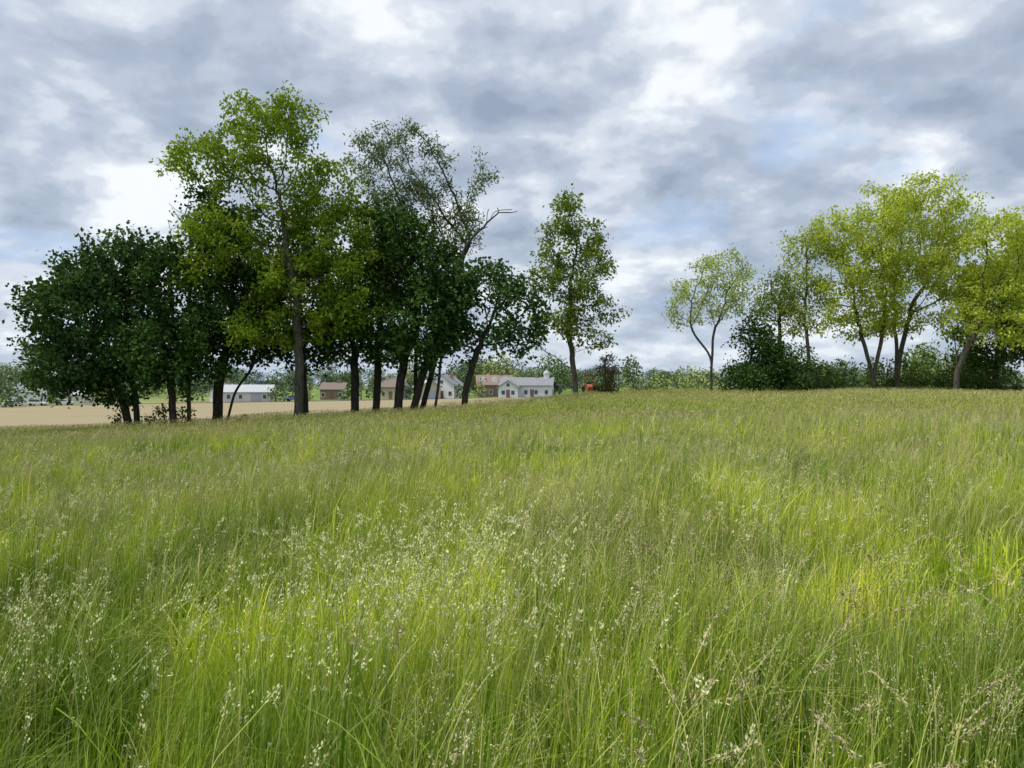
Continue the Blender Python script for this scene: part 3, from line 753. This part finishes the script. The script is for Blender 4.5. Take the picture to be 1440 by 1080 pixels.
# far grass: 2 m sods, instanced
col = bpy.data.collections.new('grass_sod_library')
for i in range(6):
    n = 720; s = 1.25
    bx = rng.uniform(-s, s, n); by = rng.uniform(-s, s, n)
    H = rng.uniform(.30, .64, n)
    V, Q, m, T = blades(bx, by, H, .018, 2, .3)
    r = np.repeat(np.minimum(rng.random(n) * .85, .93), m)
    ns = 400; px = rng.uniform(-s, s, ns); py = rng.uniform(-s, s, ns); pz = rng.uniform(.44, .70, ns)
    d = unit(rng.normal(size=(ns, 3)) * .4 + np.array([.2, 0, 1])); sd = unit(np.cross(d, rng.normal(size=(ns, 3))))
    P0 = np.stack([px, py, pz], 1); L0 = rng.uniform(.05, .10, (ns, 1)); W0 = L0 * .10
    V2 = np.stack([P0, P0 + d * L0 * .5 + sd * W0, P0 + d * L0, P0 + d * L0 * .5 - sd * W0], 1).reshape(-1, 3)
    Q2 = np.arange(ns * 4).reshape(-1, 4) + len(V)
    ob = mk_mesh('grass_sod_%02d' % i, np.concatenate([V, V2]), np.concatenate([Q, Q2]), [GF, SG],
                 np.concatenate([np.zeros(len(Q), int), np.ones(ns, int)]), {'rnd': np.concatenate([r, np.repeat(rng.random(ns), 4)]), 't': np.concatenate([T, np.full(ns * 4, .8)])}, smooth=True, link=False)
    col.objects.link(ob)
gx, gy = np.meshgrid(np.arange(-62, 62, 1.9), np.arange(23.0, 66, 1.9))
gx = gx.ravel() + rng.uniform(-.25, .25, gx.size); gy = gy.ravel() + rng.uniform(-.25, .25, gy.size)
k = (np.abs(gx) < .72 * gy + 10) & (gy < 50 + 15 * sm(-2, 12, gx)); X, Y = gx[k], gy[k]
S = .97 * (1 + .35 * pnoise(X, Y, .25, 5)); Z = hgt(X, Y) - .03
me = bpy.data.meshes.new('meadow_grass_far'); me.vertices.add(len(X)); me.vertices.foreach_set('co', np.stack([X, Y, Z], 1).astype(np.float32).ravel())
a = me.attributes.new('idx', 'INT', 'POINT'); a.data.foreach_set('value', rng.integers(0, 6, len(X)).astype(np.int32))
a = me.attributes.new('scl', 'FLOAT_VECTOR', 'POINT'); a.data.foreach_set('vector', np.stack([np.ones(len(X)), np.ones(len(X)), S], 1).astype(np.float32).ravel())
e = .8
rx = np.arctan((hgt(X, Y + e) - hgt(X, Y - e)) / (2 * e)); ry = -np.arctan((hgt(X + e, Y) - hgt(X - e, Y)) / (2 * e))
rot = np.stack([rx, ry, np.zeros(len(X))], 1)
a = me.attributes.new('rot', 'FLOAT_VECTOR', 'POINT'); a.data.foreach_set('vector', rot.astype(np.float32).ravel())
gob = bpy.data.objects.new('meadow_grass', me); scene.collection.objects.link(gob)
ng = bpy.data.node_groups.new('scatter_sods', 'GeometryNodeTree')
ng.interface.new_socket('Geometry', in_out='INPUT', socket_type='NodeSocketGeometry'); ng.interface.new_socket('Geometry', in_out='OUTPUT', socket_type='NodeSocketGeometry')
gi = ng.nodes.new('NodeGroupInput'); go = ng.nodes.new('NodeGroupOutput')
ci = ng.nodes.new('GeometryNodeCollectionInfo'); ci.inputs['Collection'].default_value = col
ci.inputs['Separate Children'].default_value = True; ci.inputs['Reset Children'].default_value = True
ip = ng.nodes.new('GeometryNodeInstanceOnPoints'); ip.inputs['Pick Instance'].default_value = True
def named(nm, ty):
    n = ng.nodes.new('GeometryNodeInputNamedAttribute'); n.data_type = ty; n.inputs['Name'].default_value = nm
    return [s for s in n.outputs if s.name == 'Attribute' and s.enabled][0]
L = ng.links.new
L(gi.outputs[0], ip.inputs['Points']); L(ci.outputs[0], ip.inputs['Instance'])
L(named('idx', 'INT'), ip.inputs['Instance Index']); L(named('rot', 'FLOAT_VECTOR'), ip.inputs['Rotation']); L(named('scl', 'FLOAT_VECTOR'), ip.inputs['Scale'])
L(ip.outputs[0], go.inputs[0])
md = gob.modifiers.new('scatter', 'NODES'); md.node_group = ng

# ------------------------------------------------------------------ sky & sun
sdir = Vector((-.45, -.1, .88)).normalized()
w = bpy.data.worlds.new('World'); scene.world = w; w.use_nodes = True
nt = NT(w.node_tree); bg = nt.n['Background']; bg.inputs[1].default_value = .12
sky = nt.new('ShaderNodeTexSky', sky_type='NISHITA'); sky.sun_disc = False
sky.sun_elevation = math.asin(sdir.z); sky.sun_rotation = math.atan2(sdir.x, sdir.y)
gen = nt.new('ShaderNodeTexCoord').outputs['Generated']
sp = nt.new('ShaderNodeSeparateXYZ'); nt.link(gen, sp.inputs[0])
zc = nt.math('MAXIMUM', sp.outputs[2], 0.0); zd = nt.math('ADD', zc, .34)
cb = nt.new('ShaderNodeCombineXYZ'); nt.link(nt.math('DIVIDE', sp.outputs[0], zd), cb.inputs[0]); nt.link(nt.math('DIVIDE', sp.outputs[1], zd), cb.inputs[1])
cb.inputs[2].default_value = 8.3
P = cb.outputs[0]
n_big = nt.noise(P, 1.7, 2, .5); n_mid = nt.noise(P, 5.6, 6, .50, .1)
d = nt.math('ADD', nt.math('MULTIPLY', n_big, .40), nt.math('MULTIPLY', n_mid, .60))
cl = nt.ramp(d, [(.37, (.285, .34, .445)), (.44, (.37, .43, .53)), (.49, (.455, .515, .61)), (.54, (.60, .65, .725)), (.61, (.84, .87, .90))], 'EASE')
n_gap = nt.noise(P, 3.1, 4, .55)
gapf = nt.ramp(n_gap, [(.57, (0, 0, 0)), (.68, (1, 1, 1))])
cl = nt.mix(nt.math('MULTIPLY', gapf, .5), cl, (.40, .55, .80, 1))
hz_f = nt.math('POWER', nt.math('SUBTRACT', 1.0, zc), 14.0)
cl = nt.mix(nt.math('MULTIPLY', hz_f, .6), cl, (.46, .55, .68, 1))
cl10 = nt.mix(1.0, cl, (9.9, 9.9, 9.9, 1), 'MULTIPLY')
out_c = nt.mix(.93, sky.outputs[0], cl10)
nt.link(out_c, bg.inputs[0])
sun = bpy.data.lights.new('sun', 'SUN'); sun.energy = 3.6; sun.angle = R(10); sun.color = (1, .96, .86)
so = bpy.data.objects.new('sun', sun); scene.collection.objects.link(so); so.rotation_euler = (-sdir).to_track_quat('-Z', 'Y').to_euler()

cam = bpy.data.cameras.new('camera'); cam.lens = 26.67; cam.sensor_width = 36; cam.clip_end = 6000; cam.clip_start = .05
co = bpy.data.objects.new('camera', cam); scene.collection.objects.link(co); co.location = (0, 0, 1.65); co.rotation_euler = (R(90), 0, 0)
scene.camera = co
